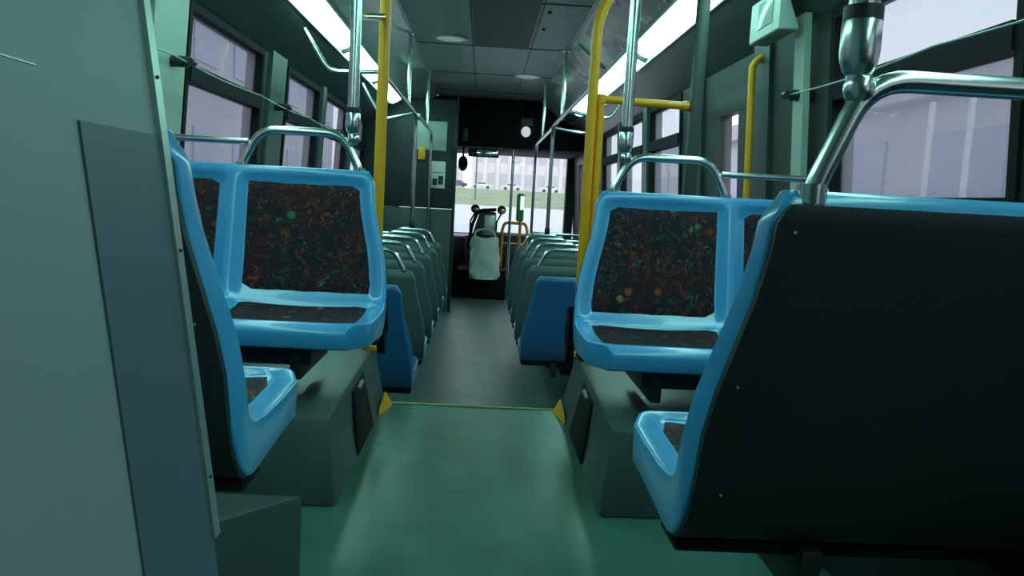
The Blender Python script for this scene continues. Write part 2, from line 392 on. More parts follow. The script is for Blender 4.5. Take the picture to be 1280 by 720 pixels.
def rec(x, i):
    m = 0
    for a, c in PADX:
        m = max(m, min(smooth((x - a + .006) / .012), smooth((c + .006 - x) / .012)))
    r = 1.0 if 4 <= i <= 10 or 13 <= i <= 20 else 0.0
    return m * r
def frn(i):
    a = Vector(FR[max(0, i - 1)]); c = Vector(FR[min(len(FR) - 1, i + 1)]); d = (c - a).normalized()
    return Vector((d.y, -d.x)) * 1.0     # outward (away from the shell)
SEATH = .43
def shell_mesh(sx, sy):
    b = B(); n = len(FR)
    G = []; K = []
    for i in range(n):
        nr = frn(i); g = []; k = []
        if nr.dot(Vector((FR[i][0] - BK[i][0], FR[i][1] - BK[i][1]))) < 0: nr = -nr
        for x in XC:
            d = rec(x, i) * .010
            # gentle hollow across each place
            hol = 0
            for a, c in PADX:
                if a < x < c: hol = .010 * math.sin(math.pi * (x - a) / (c - a))
            if i < 4 or i > 21: hol = 0
            p = Vector(FR[i]) - nr * (d + hol)
            xx = seat_x(x, i)
            g.append(b.verts.new((sx * xx, sy * p.x, SEATH + p.y)))
            k.append(b.verts.new((sx * (xx + (.003 if x < .02 else 0)), sy * BK[i][0], SEATH + BK[i][1])))
        G.append(g); K.append(k)
    m = len(XC)
    for i in range(n - 1):
        for j in range(m - 1):
            b.faces.new((G[i][j], G[i][j + 1], G[i + 1][j + 1], G[i + 1][j]))
            b.faces.new((K[i][j], K[i + 1][j], K[i + 1][j + 1], K[i][j + 1]))
        b.faces.new((G[i][0], G[i + 1][0], K[i + 1][0], K[i][0])); b.faces.new((G[i][-1], K[i][-1], K[i + 1][-1], G[i + 1][-1]))
    for j in range(m - 1):
        b.faces.new((G[0][j], K[0][j], K[0][j + 1], G[0][j + 1])); b.faces.new((G[-1][j], G[-1][j + 1], K[-1][j + 1], K[-1][j]))
    bmesh.ops.recalc_face_normals(b, faces=b.faces[:])
    es = [e for e in b.edges if len(e.link_faces) == 2 and e.calc_face_angle(0) > math.radians(50)]
    bmesh.ops.bevel(b, geom=es, offset=.005, segments=2, affect='EDGES', profile=.5)
    me = bpy.data.meshes.new('shell'); b.to_mesh(me); b.free()
    for p in me.polygons: p.use_smooth = True
    me.set_sharp_from_angle(angle=math.radians(50)); return me
def pad_mesh(sx, sy, q, i0, i1):
    a, c = PADX[q]; b = B(); nx = 10; rows = []
    idx = list(range(i0, i1 + 1)); R = []
    for t in [k / 12 for k in range(13)]:
        f = i0 + t * (i1 - i0); i = min(int(f), i1 - 1); u = f - i
        R.append((Vector(FR[i]).lerp(Vector(FR[i + 1]), u), frn(i).lerp(frn(i + 1), u).normalized(), i, u, t))
    for p, nr, i, u, t in R:
        nr2 = nr if nr.dot(Vector((1, 1)) if True else nr) > 0 else -nr
        row = []
        for k in range(nx + 1):
            x = a + .006 + (c - a - .012) * k / nx
            hol = .010 * math.sin(math.pi * (x - a) / (c - a))
            edge = (k in (0, nx)) or t in (0, 1)
            pp = p - nr2 * (hol + (.013 if edge else .003))
            xx = seat_x(x, i) * (1 - u) + seat_x(x, i + 1) * u
            row.append(b.verts.new((sx * xx, sy * pp.x, SEATH + pp.y)))
        rows.append(row)
    for r0, r1 in zip(rows, rows[1:]):
        for k in range(nx): b.faces.new((r0[k], r0[k + 1], r1[k + 1], r1[k]))
    bmesh.ops.recalc_face_normals(b, faces=b.faces[:])
    if sum((f.normal.z + sy * f.normal.y) for f in b.faces) < 0: bmesh.ops.reverse_faces(b, faces=b.faces[:])
    back = bmesh.ops.duplicate(b, geom=b.faces[:])
    me = bpy.data.meshes.new('pad'); 
    bmesh.ops.delete(b, geom=[g for g in back['geom'] if isinstance(g, bmesh.types.BMFace)], context='FACES')
    b.to_mesh(me); b.free()
    for p in me.polygons: p.use_smooth = True
    return me
def bk_y(z):
    pts = [(zz, yy) for yy, zz in BK[10:]]
    for (z0, y0), (z1, y1) in zip(pts, pts[1:]):
        if z0 <= z <= z1: return y0 + (y1 - y0) * (z - z0) / max(1e-6, z1 - z0)
    return pts[0][1] if z < pts[0][0] else pts[-1][1]
def edge_x(z):
    return -.055 * smooth((.36 - z) / .30)
def front_y(z):
    pts = [(zz, yy) for yy, zz in FR[9:]]
    for (z0, y0), (z1, y1) in zip(pts, pts[1:]):
        if z0 <= z <= z1: return y0 + (y1 - y0) * (z - z0) / max(1e-6, z1 - z0)
    return pts[0][1] if z < pts[0][0] else pts[-1][1]
def cover_mesh(sx, sy, wrap=False):
    b = B(); xs = [0, .012, .03, .2, .5, .8, .97, .99, 1]
    zs = [-.082, -.07, -.03, .03, .09, .15, .21, .27, .33, .365, .38, .388]
    if wrap: zs = [-.06, -.03, .03, .09, .15, .21, .27, .33, .365, .385, .40, .412]
    g = []; k = []
    for z in zs:
        if wrap: ea, ec = edge_x(z) - .006, W_ + .006
        else: ea, ec = edge_x(z) + .008, W_ - .010
        if z > .37:
            q = (z - .37) * (.6 if wrap else .9); ea += q; ec -= q
        y = bk_y(z) - .002; yf = y + .006
        if wrap: yf = min(front_y(z) - .012, y + .075) if z > .02 else y + .02
        g.append([b.verts.new((sx * (ea + (ec - ea) * t), sy * (y - .010), SEATH + z)) for t in xs])
        k.append([b.verts.new((sx * (ea + (ec - ea) * t), sy * yf, SEATH + z)) for t in xs])
    n, m = len(zs), len(xs)
    for i in range(n - 1):
        for j in range(m - 1):
            b.faces.new((g[i][j], g[i][j + 1], g[i + 1][j + 1], g[i + 1][j])); b.faces.new((k[i][j], k[i + 1][j], k[i + 1][j + 1], k[i][j + 1]))
        b.faces.new((g[i][0], g[i + 1][0], k[i + 1][0], k[i][0])); b.faces.new((g[i][-1], k[i][-1], k[i + 1][-1], g[i + 1][-1]))
    for j in range(m - 1):
        b.faces.new((g[0][j], k[0][j], k[0][j + 1], g[0][j + 1])); b.faces.new((g[-1][j], g[-1][j + 1], k[-1][j + 1], k[-1][j]))
    bmesh.ops.recalc_face_normals(b, faces=b.faces[:])
    me = bpy.data.meshes.new('back_cover'); b.to_mesh(me); b.free()
    for p in me.polygons: p.use_smooth = True
    me.set_sharp_from_angle(angle=math.radians(40)); return me
cache = {}
def M_(key, fn, m):
    k = (key, m)
    if k not in cache:
        me = fn(); me.materials.append(MT[m]); cache[k] = me
    return cache[k]
def bmesh_me(fn, sm=35):
    def f():
        b = B(); fn(b); bmesh.ops.recalc_face_normals(b, faces=b.faces[:]); me = bpy.data.meshes.new('m'); b.to_mesh(me); b.free()
        for p in me.polygons: p.use_smooth = True
        me.set_sharp_from_angle(angle=math.radians(sm)); return me
    return f
def make_seat(label, group, x, y, zf, side, face, cover='greyp', arch=True, lower_rail=True, leg_h=0.0, leg_x=.5, pads=True, shell='blue', arch_dz=0.0):
    """x: aisle edge at the top of the back; y: joint of cushion and back; zf: floor height; leg_h: top of what carries the leg above zf"""
    t = thing('bus_double_seat', label, 'seat', (x, y, zf + leg_h), group)
    sx, sy, up_ = side, face, -leg_h
    def part(name, key, fn, m):
        o = link(name, M_((key, sx, sy), fn, m), t); o.location = (0, 0, up_); return o
    part('shell', 'shell', lambda: shell_mesh(sx, sy), shell)
    if pads:
        for q in (0, 1):
            part('backrest_pad', 'bp%d' % q, lambda: pad_mesh(sx, sy, q, 13, 20), 'fabric')
            part('cushion_pad', 'cp%d' % q, lambda: pad_mesh(sx, sy, q, 4, 10), 'fabric')
    if cover: 
        c = part('back_cover', 'cov' + cover, lambda: cover_mesh(sx, sy, cover == 'greyp'), cover)
        if cover == 'blackp':
            if face > 0:
                def scr(bm): tube(bm, [(0, 0, 0), (0, -sy * .0018, 0)], .0019, 8)
                for xx, zz in ((.03, .355), (-.012, .16), (-.012, .01), (.43, .355), (.80, .355), (.43, .01)):
                    q_ = link('screw', M_(('scr', sx, sy), bmesh_me(scr), 'alum'), c); q_.location = (sx * xx, sy * (bk_y(zz) - .012), SEATH + zz)
    def trim(bm): 
        z0, z1 = SEATH - .105, SEATH - .083; ys = sorted((sy * .010, sy * .10)); xs = sorted((sx * -.045, sx * (W_ - .03)))
        box(bm, *xs, *ys, z0, z1, .006)
    part('lower_trim', 'trim', bmesh_me(trim), 'black')
    def frame(bm):
        for yy in (.28, .06):
            ys = sorted((sy * yy, sy * (yy + .04))); xs = sorted((sx * .10, sx * (W_ + .02)))
            box(bm, *xs, *ys, SEATH - .125, SEATH - .078, .004)
        ys = sorted((sy * -.03, sy * .34)); xs = sorted((sx * .12, sx * .15)); box(bm, *xs, *ys, SEATH - .16, SEATH - .08, .004)
    part('under_frame', 'frame', bmesh_me(frame), 'dmetal')
    h = SEATH - .12 - leg_h
    def leg(bm):
        xs = sorted((sx * leg_x, sx * (leg_x + .06)))
        ys = sorted((sy * .06, sy * .32))
        box(bm, *xs, *ys, leg_h + .012, leg_h + .012 + h, .008)
        xs = sorted((sx * (leg_x - .03), sx * (leg_x + .09))); ys = sorted((sy * .03, sy * .35)); box(bm, *xs, *ys, leg_h, leg_h + .016, .004)
    part('leg', 'leg%.3f_%.2f' % (leg_h, leg_x), bmesh_me(leg), 'dmetal')
    if arch:
        def rail(bm):
            ya = sy * -.110; zt = SEATH + .515 + arch_dz
            tube(bm, [(sx * .050, ya, SEATH + .36), (sx * .056, ya, SEATH + .41), (sx * .110, ya, zt), (sx * .36, ya, zt), (sx * .412, ya, SEATH + .41), (sx * .418, ya, SEATH + .36)], .0132, 14, .05)
            for xx in (.053, .416): tube(bm, [(sx * xx, ya, SEATH + .39), (sx * xx, ya, SEATH + .413)], .018, 12)
        part('grab_rail', 'rail%.2f' % arch_dz, bmesh_me(rail), 'chrome')
        if lower_rail:
            def rail2(bm):
                ya = sy * -.104
                tube(bm, [(sx * .395, ya, SEATH + .475), (sx * .72, ya, SEATH + .475), (sx * .765, ya, SEATH + .37)], .010, 12, .06)
            part('window_side_rail', 'rail2', bmesh_me(rail2), 'chrome')
    return t

# wheel housings and seat boxes on the raised rear floor
BT = H(-.555)
for s, nm, lb in ((-1, 'left', 'dark grey wheel housing box under the left rear-facing seat'), (1, 'right', 'dark grey wheel housing box under the right rear-facing seat')):
    t = thing('wheel_housing', lb, 'wheel housing', (s * .8, 1.9, RF), 'wheel housings beside the rear aisle')
    b = B(); xo = s * 1.24 - s * .8; xa = s * .325 - s * .8; xb = s * .35 - s * .8; xc = s * .372 - s * .8; y1 = STEP - .0 - 1.9
    hb = BT - RF
    p = [(xo, 0, 0), (xa, 0, 0), (xa, y1, 0), (xo, y1, 0), (xo, .03, hb), (xb, .03, hb), (xc, y1 - .01, hb), (xo, y1 - .01, hb)]
    hexa(b, p); bmesh.ops.bevel(b, geom=b.edges[:], offset=.008, segments=2, affect='EDGES', profile=.5)
    finish('housing', b, 'box', t)
    b = B(); e = s * -.004
    hexa(b, [(xa + e, .36, .012), (xa + e, .68, .012), (xa + .02 * s, .68, .012), (xa + .02 * s, .36, .012),
             (xb + e, .40, .19), (xb + e + s * .012, .66, .19), (xb + .03 * s, .66, .19), (xb + .02 * s, .40, .19)])
    bmesh.ops.bevel(b, geom=b.edges[:], offset=.003, segments=2, affect='EDGES', profile=.5)
    f = finish('side_flap', b, 'black', t)
    b = B(); tube(b, [(xb + s * -.006, .46, .185), (xb + s * -.012, .50, .2), (xb + s * -.004, .53, .188)], .006, 8, .01); finish('latch', b, 'alum', f)
    b = B(); hexa(b, [(s * .296 - s * .8, y1 - .05, .001), (s * .324 - s * .8, y1 - .20, .001), (s * .324 - s * .8, y1 - .03, .001), (s * .296 - s * .8, y1 - .03, .001),
                      (s * .298 - s * .8, y1 - .05, .006), (s * .323 - s * .8, y1 - .20, .03), (s * .323 - s * .8, y1 - .03, .05), (s * .298 - s * .8, y1 - .03, .006)])
    finish('yellow_step_marker', b, 'yellow', t)['label'] = 'yellow step edge marker'
b = B(); prism(b, [(-.30, 1.42), (-1.22, 1.42), (-1.22, .95), (-.60, .95), (-.52, 1.17), (-.43, 1.27)], RF, BT, .006)
tag(finish('seat_plinth', b, 'box'), 'grey angular floor box at lower left, beneath the near blue seat', 'seat base')
b = B(); prism(b, [(.69, 1.86), (1.22, 1.86), (1.22, .5), (.98, .5), (.79, 1.68)], RF, BT, .006)
tag(finish('seat_plinth', b, 'blackp'), 'dark angular floor box at lower right, beneath the near black-backed seat', 'seat base')

leg = .215
make_seat('nearest left blue double seat seen edge-on beside the grey partition', 'blue double bus seats', -.372, 1.125, RF, -1, 1, 'blackp', arch=False, leg_h=leg, leg_x=.4)
make_seat('nearest right blue double seat showing its large black back', 'blue double bus seats', .338, 1.06, RF - .035, 1, 1, 'blackp', lower_rail=False, arch_dz=.024, leg_h=leg + .035, leg_x=.68)
make_seat('left blue seat facing the viewer with dark speckled fabric', 'blue double bus seats', -.335, 2.42, RF, -1, -1, 'blackp', leg_h=leg, leg_x=.4)
make_seat('right blue seat facing the viewer with dark speckled fabric', 'blue double bus seats', .352, 2.42, RF - .02, 1, -1, 'blackp', leg_h=leg + .02, leg_x=.4)
ordn = ['first', 'second', 'third', 'fourth', 'fifth', 'sixth']
for k, d in enumerate([3.48, 4.12, 4.74, 5.38, 6.02, 6.68]):
    lb = 'blue backed seat with painted-in shade at the foot of the step, left of the aisle' if k == 0 else 'grey-backed seat with grab rail, %s of five in left row from the step' % ordn[k - 1]
    make_seat(lb, 'low floor seats left of the aisle', -.333, d + .1, 0, -1, 1, None if k == 0 else 'greyp', arch=(k > 0), lower_rail=(k > 0), leg_h=0, leg_x=.35, shell='blue_shaded' if k == 0 else 'blue')
for k, d in enumerate([4.24, 4.84, 5.50, 6.18, 6.84]):
    lb = 'blue backed seat with painted-in shade ahead of the rear door, right of the aisle' if k == 0 else 'grey-backed seat with grab rail, %s of four in right row from the step' % ordn[k - 1]
    make_seat(lb, 'low floor seats right of the aisle', .298, d + .1, 0, 1, 1, None if k == 0 else 'greyp', arch=(k > 0), lower_rail=(k > 0), leg_h=0, leg_x=.35, shell='blue_shaded' if k == 0 else 'blue')

# black hexagonal seat brackets behind the rear-facing seats
for s, lb in ((-1, 'left'), (1, 'right')):
    b = B(); x = s * .30; y, z = 2.53, H(-.41)
    pts = [(-.03, .085), (.03, .07), (.055, -.02), (.0, -.10), (-.035, -.07), (-.05, .0)]
    inn = [(p[0] * .42, p[1] * .42 - .005) for p in pts]
    n = len(pts)
    def ring(dx, P): return [b.verts.new((x + dx, y + p, z + q)) for p, q in P]
    o0, o1, i0, i1 = ring(-.012, pts), ring(.012, pts), ring(-.012, inn), ring(.012, inn)
    for k in range(n):
        j = (k + 1) % n
        b.faces.new((o0[k], o0[j], o1[j], o1[k])); b.faces.new((i0[k], i1[k], i1[j], i0[j])); b.faces.new((o0[k], i0[k], i0[j], o0[j])); b.faces.new((o1[k], o1[j], i1[j], i1[k]))
    # belongs to the seat: parent to it
    par = [o for o in COL.objects if o.get('label', '').startswith(lb + ' blue seat facing')][0]
    q = finish('side_bracket', b, 'black', par); q.location = -par.location

# ================================================================ grey partition beside the viewer
t = thing('partition_panel', 'large grey laminate partition filling the left edge with aluminium corner strip', 'partition', (-.346, .3, RF))
def px_(z, off=0.0): return -.14 * (z - CZ) - off
def slab(bm, y0, y1, z0, z1, o0, o1, bev=0.0):
    hexa(bm, [(px_(z0, o1), y0 - .3, z0 - RF), (px_(z0, o0), y0 - .3, z0 - RF), (px_(z0, o0), y1 - .3, z0 - RF), (px_(z0, o1), y1 - .3, z0 - RF),
              (px_(z1, o1), y0 - .3, z1 - RF), (px_(z1, o0), y0 - .3, z1 - RF), (px_(z1, o0), y1 - .3, z1 - RF), (px_(z1, o1), y1 - .3, z1 - RF)])
b = B(); slab(b, -.6, .885, RF, H(1.165), .0, .03); finish('panel', b, 'panel', t, 0)
b = B(); slab(b, .714, .8855, RF + .005, H(.048), -.0025, .0); finish('dark_inset', b, 'panel_d', t, 0)['label'] = 'darker lower inset'
b = B(); slab(b, .882, .900, H(-.40), H(1.16), -.006, .034); f = finish('corner_strip', b, 'alum', t, 0)
b = B()
for z in (.11, -.075, .55, -.33): tube(b, [(px_(H(z)) + .0055, .59, H(z) - RF), (px_(H(z)) + .008, .59, H(z) - RF)], .002, 8)
finish('rivet', b, 'dmetal', f)
b = B(); slab(b, .2, .66, H(.085), H(.086), -.001, .0); finish('seam', b, 'alum', t, 0)

# ================================================================ stanchions
def joint(b, x, y, z, r=.023):
    tube(b, [(x, y, z - .0), (x, y, z + .006), (x, y, z + .016), (x, y, z + .028), (x, y, z + .062), (x, y, z + .066)], [r * .55, r * .78, r * .93, r, r, r * .9], 20)
def stanchion(label, x, y, z0, z1, m='chrome', r=.0175, group=None, dx=0, name='grab_pole', sleeve=True):
    t = thing(name, label, 'pole', (x, y, z0), group)
    b = B(); tube(b, [(0, 0, .06 if sleeve else 0), (dx, 0, z1 - z0 - .02)], r, 16); finish('pole', b, m, t)
    if sleeve:
        b = B(); joint(b, 0, 0, 0, r * 1.32); tube(b, [(0, 0, -.014), (0, 0, .012)], [r * .75, r * .8], 14); ball(b, (.004, 0, -.014), .0185, (1.0, 1.0, 1.15))
        finish('sleeve_joint', b, 'chrome', t)
        b = B(); tube(b, [(0, 0, .064), (0, 0, .080)], r * 1.3, 16); finish('collar', b, 'dmetal', t)
    b = B(); tube(b, [(dx, 0, z1 - z0 - .025), (dx, 0, z1 - z0 - .012), (dx, 0, z1 - z0)], [r * 1.2, r * 2, r * 2], 16); finish('ceiling_flange', b, 'chrome', t)
    return t
CE = H(1.168)
PG = 'steel grab poles'
stanchion('thick steel pole with sleeve joint on the grab rail of the near right seat', .338 + .095, 1.06 - .110, H(.166), CE, 'chrome', .0172, PG)
stanchion('steel pole rising from the left seat that faces the viewer', -.335 - .078, 2.524, H(.175), CE, group=PG)
stanchion('steel pole rising from the right seat that faces the viewer', .352 + .085, 2.524, H(.165), CE, group=PG)
# yellow poles at the step
t = thing('yellow_pole', 'yellow pole left of the aisle at the step edge', 'pole', (-.368, 2.84, BT), 'yellow poles at the step')
b = B(); tube(b, [(0, 0, .01), (.004, 0, CE - BT - .01)], .0195, 16); finish('pole', b, 'yellow', t)
b = B(); tube(b, [(0, 0, 0), (0, 0, .014)], .04, 16); finish('base_flange', b, 'yellow', t)
t = thing('yellow_pole', 'yellow pole right of the aisle, bent outward at its top', 'pole', (.372, 2.90, BT), 'yellow poles at the step')
b = B(); tube(b, [(0, 0, .01), (0, 0, H(.65) - BT), (.10, 0, H(.86) - BT), (.20, 0, H(1.08) - BT)], .0185, 16, .06); finish('pole', b, 'yellow', t)
b = B(); tube(b, [(.032, .0, .01), (.032, .0, H(.36) - BT)], .014, 14); tube(b, [(.032, 0, H(.36) - BT), (.032, 0, H(.39) - BT)], .018, 12); finish('second_pole', b, 'yellow', t)
b = B(); tube(b, [(.02, 0, H(.375) - BT), (.345, 0, H(.368) - BT)], .014, 14); tube(b, [(.325, 0, H(.368) - BT), (.348, 0, H(.368) - BT)], .018, 12); finish('cross_bar', b, 'yellow', t)
b = B(); tube(b, [(0, 0, 0), (0, 0, .014)], .04, 16); finish('base_flange', b, 'yellow', t)
b = B(); box(b, .721, .763, 2.87, 2.91, BT, H(1.05), .005)
tag(finish('door_post', b, 'dpost'), 'square grey-green post carrying the end of the yellow cross bar', 'post')

def railthing(label, pts, r, group, name='overhead_grab_rail', hang=(), fr=.06, drop=None):
    o = Vector(pts[0]); t = thing(name, label, 'handrail', o, group)
    b = B(); tube(b, [Vector(p) - o for p in pts], r, 14, fr); finish('rail', b, 'chrome', t)
    for hx, hy, hz in hang:
        b = B(); tube(b, [Vector((hx, hy, hz)) - o, Vector((hx, hy, CE)) - o], r * .9, 12); tube(b, [Vector((hx, hy, CE - .015)) - o, Vector((hx, hy, CE)) - o], r * 1.9, 12)
        finish('hanger', b, 'chrome', t)
    if drop:
        b = B(); joint(b, drop[0] - o.x, drop[1] - o.y, drop[2] - o.z, r * 1.4); tube(b, [Vector((drop[0] - .03, drop[1], drop[2])) - o, Vector((drop[0] + .03, drop[1], drop[2])) - o], .0155, 12); finish('joint', b, 'dmetal', t)
    return t
RG = 'steel overhead rails'
# seat rails they stand on: arch top is at floor + .945
AT = SEATH + .515
railthing('steel rail left of the aisle turning down to the foremost left seat', [(-.58, 4.45, H(.655)), (-.58, 6.67, H(.655)), (-.58, 6.676, AT + .02)], .016, RG, hang=[(-.58, 6.0, H(.655))], fr=.12, drop=(-.58, 6.676, AT))
railthing('steel rail turning down just behind the driver partition', [(-.565, 6.72, H(.65)), (-.565, 8.4, H(.65)), (-.565, 8.406, .0)], .016, RG, hang=[(-.565, 7.7, H(.65))], fr=.12)
railthing('steel rail right of the aisle turning down to the foremost right seat', [(.56, 4.3, H(.64)), (.56, 6.83, H(.64)), (.56, 6.836, AT + .02)], .016, RG, hang=[(.58, 6.3, H(.64))], fr=.12, drop=(.56, 6.836, AT))
railthing('steel rail further forward right, turning down beside the windshield view', [(.57, 6.88, H(.64)), (.57, 9.2, H(.64)), (.57, 9.206, .0)], .016, RG, hang=[(.57, 8.2, H(.64))], fr=.25)
BG = 'steel brace rails to the coves'
railthing('bent steel brace beside left yellow pole, running up to window header', [(-.60, 4.5, H(.655)), (-.87, 4.5, H(.64)), (-1.015, 4.5, H(.86))], .0125, BG, 'brace_rail')
railthing('bent steel brace further forward on the left side', [(-.60, 6.6, H(.655)), (-.84, 6.6, H(.585)), (-1.015, 6.6, H(.86))], .0125, BG, 'brace_rail')
railthing('bent steel brace beside right yellow pole, running up to window header', [(.58, 5.7, H(.64)), (.86, 5.7, H(.60)), (1.015, 5.7, H(.86))], .0125, BG, 'brace_rail')
railthing('short bent steel brace further forward on the right side', [(.58, 7.0, H(.64)), (.86, 7.0, H(.60)), (1.015, 7.0, H(.86))], .0125, BG, 'brace_rail')
b = B(); tube(b, [(-.413, 2.524, H(.545)), (-.42, 2.66, H(.56)), (-.366, 2.84, H(.60))], .0125, 12, .05)
tag(finish('pole_link_bar', b, 'chrome'), 'short steel bar joining steel and yellow poles at upper left', 'bar', BG)

# bell cords with their knobs
for s, y0, y1, lb in ((1, -.9, 3.11, 'right'), (-1, 1.9, 6.5, 'left')):
    x = s * (wx(H(.47)) - .085)
    t = thing('bell_cord', 'thin bell cord strung across the %s windows' % lb, 'cord', (x, y1, H(.46)))
    b = B(); n = 24; tube(b, [(0, (y0 - y1) * k / n, -.012 * abs(math.sin(k * math.pi / 6))) for k in range(n + 1)], .0028, 6); finish('cord', b, 'wall_l', t)
    for yk in ([0] if s > 0 else [y0 - y1 + 1.3, 2.95 - y1 + 1.8, 0]):
        b = B(); tube(b, [(0, yk, 0), (s * .085, yk, 0)], .022, 12); tube(b, [(-.012 * s, yk - .02, 0), (-.012 * s, yk + .02, 0)], .014, 10); finish('cord_holder', b, 'dmetal', t)

# ================================================================ ceiling things
b = B(); box(b, -.125, .285, 1.8, 6.15, H(1.13), H(1.17), .008)
t = tag(finish('ceiling_hatch', b, 'ceil_d'), 'long dark rectangular recess panel in middle of ceiling', 'ceiling panel')
b = B()
for y in (3.6, 4.1, 4.6, 5.1, 5.6): tube(b, [(.355, y, H(1.168)), (.355, y, H(1.158))], .012, 10)
finish('bolt', b, 'black', t)
for (x, y, lb) in ((-.30, 6.1, 'small oval dome light on ceiling left of dark hatch'), (.36, 7.7, 'small oval dome light far forward on ceiling right side')):
    t = thing('dome_light', lb, 'light', (x, y, H(1.17)), 'ceiling dome lights')
    b = B(); ball(b, (0, 0, 0), .12, (1, .8, .22)); finish('dome_cover', b, 'dome', t)
    b = B(); tube(b, [(0, 0, 0), (0, 0, -.012)], .13, 24); finish('bezel', b, 'alum', t)
b = B(); ball(b, (.50, 4.45, H(1.165)), .085, (1, 1, .55)); tag(finish('camera_dome', b, 'black'), 'black dome at the top edge of the ceiling near right cove', 'camera')
def cove_pt(s, u, xi): # u 0..1 from ceiling to lamp
    return (s * (xi + (.855 - xi) * u), H(1.17 + (.965 - 1.17) * u))
for s, y0, y1, lb, m in ((1, 3.2, 3.75, 'pale grey card leaning in right cove near pole', 'cove'), (1, 3.9, 5.5, 'torn colourful poster card in the right cove', 'poster'), (1, 5.9, 7.0, 'smaller pale poster card further along right cove', 'poster'), (-1, 4.3, 5.3, 'pale advertising card in the left cove', 'cove')):
    xi = .58 if s < 0 else .60
    a = cove_pt(s, .12, xi); c = cove_pt(s, .92, xi); b = B(); e = .012
    hexa(b, [(a[0] - s * e * .6, y0, a[1] - e * .8), (c[0] - s * e * .6, y0, c[1] - e * .8), (c[0] - s * e * .6, y1, c[1] - e * .8), (a[0] - s * e * .6, y1, a[1] - e * .8),
             (a[0] - s * .001, y0, a[1] - .001), (c[0] - s * .001, y0, c[1] - .001), (c[0] - s * .001, y1, c[1] - .001), (a[0] - s * .001, y1, a[1] - .001)])
    tag(finish('cove_card', b, m, smooth=0), lb, 'poster')
# junction box on the pale right pillar
t = thing('junction_box', 'pale green box mounted high on the right wall pillar', 'box', (1.20, 3.18, H(.70)))
b = B(); hexa(b, [(-.13, -.14, -.01), (-.05, -.14, -.01), (-.05, .20, -.01), (-.13, .20, -.01), (-.13, -.14, .15), (-.115, -.14, .15), (-.115, .20, .15), (-.13, .20, .15)])
# wedge fits under the slope
bmesh.ops.bevel(b, geom=b.edges[:], offset=.004, segments=2, affect='EDGES'); finish('housing', b, 'wall_l', t)
b = B(); box(b, -.133, -.129, -.06, .10, .03, .13, .001); finish('sticker', b, 'cove', t)

# ================================================================ driver area
t = thing('driver_partition', 'dark partition behind the driver with pale lower half', 'partition', (-.78, 8.5, 0))
b = B(); box(b, -.47, .455, 0, .05, H(-.13), H(1.0), .006); finish('upper_panel', b, 'wall', t)
b = B(); box(b, -.47, .455, -.004, .054, .0, H(-.135), .006); finish('lower_panel', b, 'box', t)
b = B(); box(b, .05, .37, -.012, -.001, H(.47), H(.77), .004); finish('pale_panel', b, 'wall_l', t)
b = B(); box(b, .455, .485, -.01, .06, 0, H(1.05), .008); finish('edge_post', b, 'dmetal', t)
t = thing('notice_poster', 'small white notice with dark picture on the driver partition', 'poster', (-.49, 8.485, H(.08)))
b = B(); box(b, -.08, .08, 0, .012, 0, .28, .002); p = finish('sheet', b, 'white', t)
b = B(); box(b, -.05, .0, -.003, 0, .03, .10); box(b, .01, .06, -.003, 0, .04, .13); box(b, -.06, .06, -.003, 0, .16, .165); finish('print', b, 'dmetal', p, 0)
b = B(); box(b, -.70, -.625, 8.475, 8.487, H(.37), H(.50), .003); tag(finish('yellow_notice', b, 'yellow'), 'small yellow notice on driver partition beside the pole', 'sign')
# dash
t = thing('dashboard', 'dark dashboard below the windshield', 'dashboard', (0, 11.0, 0))
b = B(); prism(b, [(-1.15, -.55), (-.2, -.55), (-.12, -.15), (1.12, -.15), (1.12, .22), (-1.15, .22)], .3, H(-.50), .04); finish('body', b, 'dmetal', t)
b = B(); box(b, -.1, 1.1, -.10, .16, H(-.50), H(-.44), .02); finish('pale_top', b, 'alum', t)
t = thing('steering_wheel', 'black steering wheel left of the fare box', 'steering wheel', (-.62, 10.1, H(-.42)))
b = B(); n = 28; tube(b, [(.23 * math.cos(2 * math.pi * k / n), .2 * math.sin(2 * math.pi * k / n), .1 * math.sin(2 * math.pi * k / n)) for k in range(n + 1)], .014, 8); finish('rim', b, 'black', t)
b = B(); tube(b, [(-.22, 0, 0), (.22, 0, 0)], .012, 8); tube(b, [(0, 0, 0), (0, .10, -.2), (0, .2, -.82)], .025, 10); finish('column', b, 'black', t)
t = thing('driver_chair', 'dark driver seat just behind left partition edge', 'seat', (-.62, 9.35, 0))
b = B(); box(b, -.25, .28, 0, .5, .42, .58, .05, 3); finish('cushion', b, 'dmetal', t)
b = B(); box(b, -.24, .27, -.08, .06, .52, 1.08, .05, 3); finish('backrest', b, 'dmetal', t)
b = B(); box(b, .08, .25, -.07, .02, 1.09, 1.24, .03, 3); finish('headrest', b, 'dmetal', t)
b = B(); box(b, -.15, .15, .05, .4, 0, .43, .02); finish('pedestal', b, 'dmetal', t)
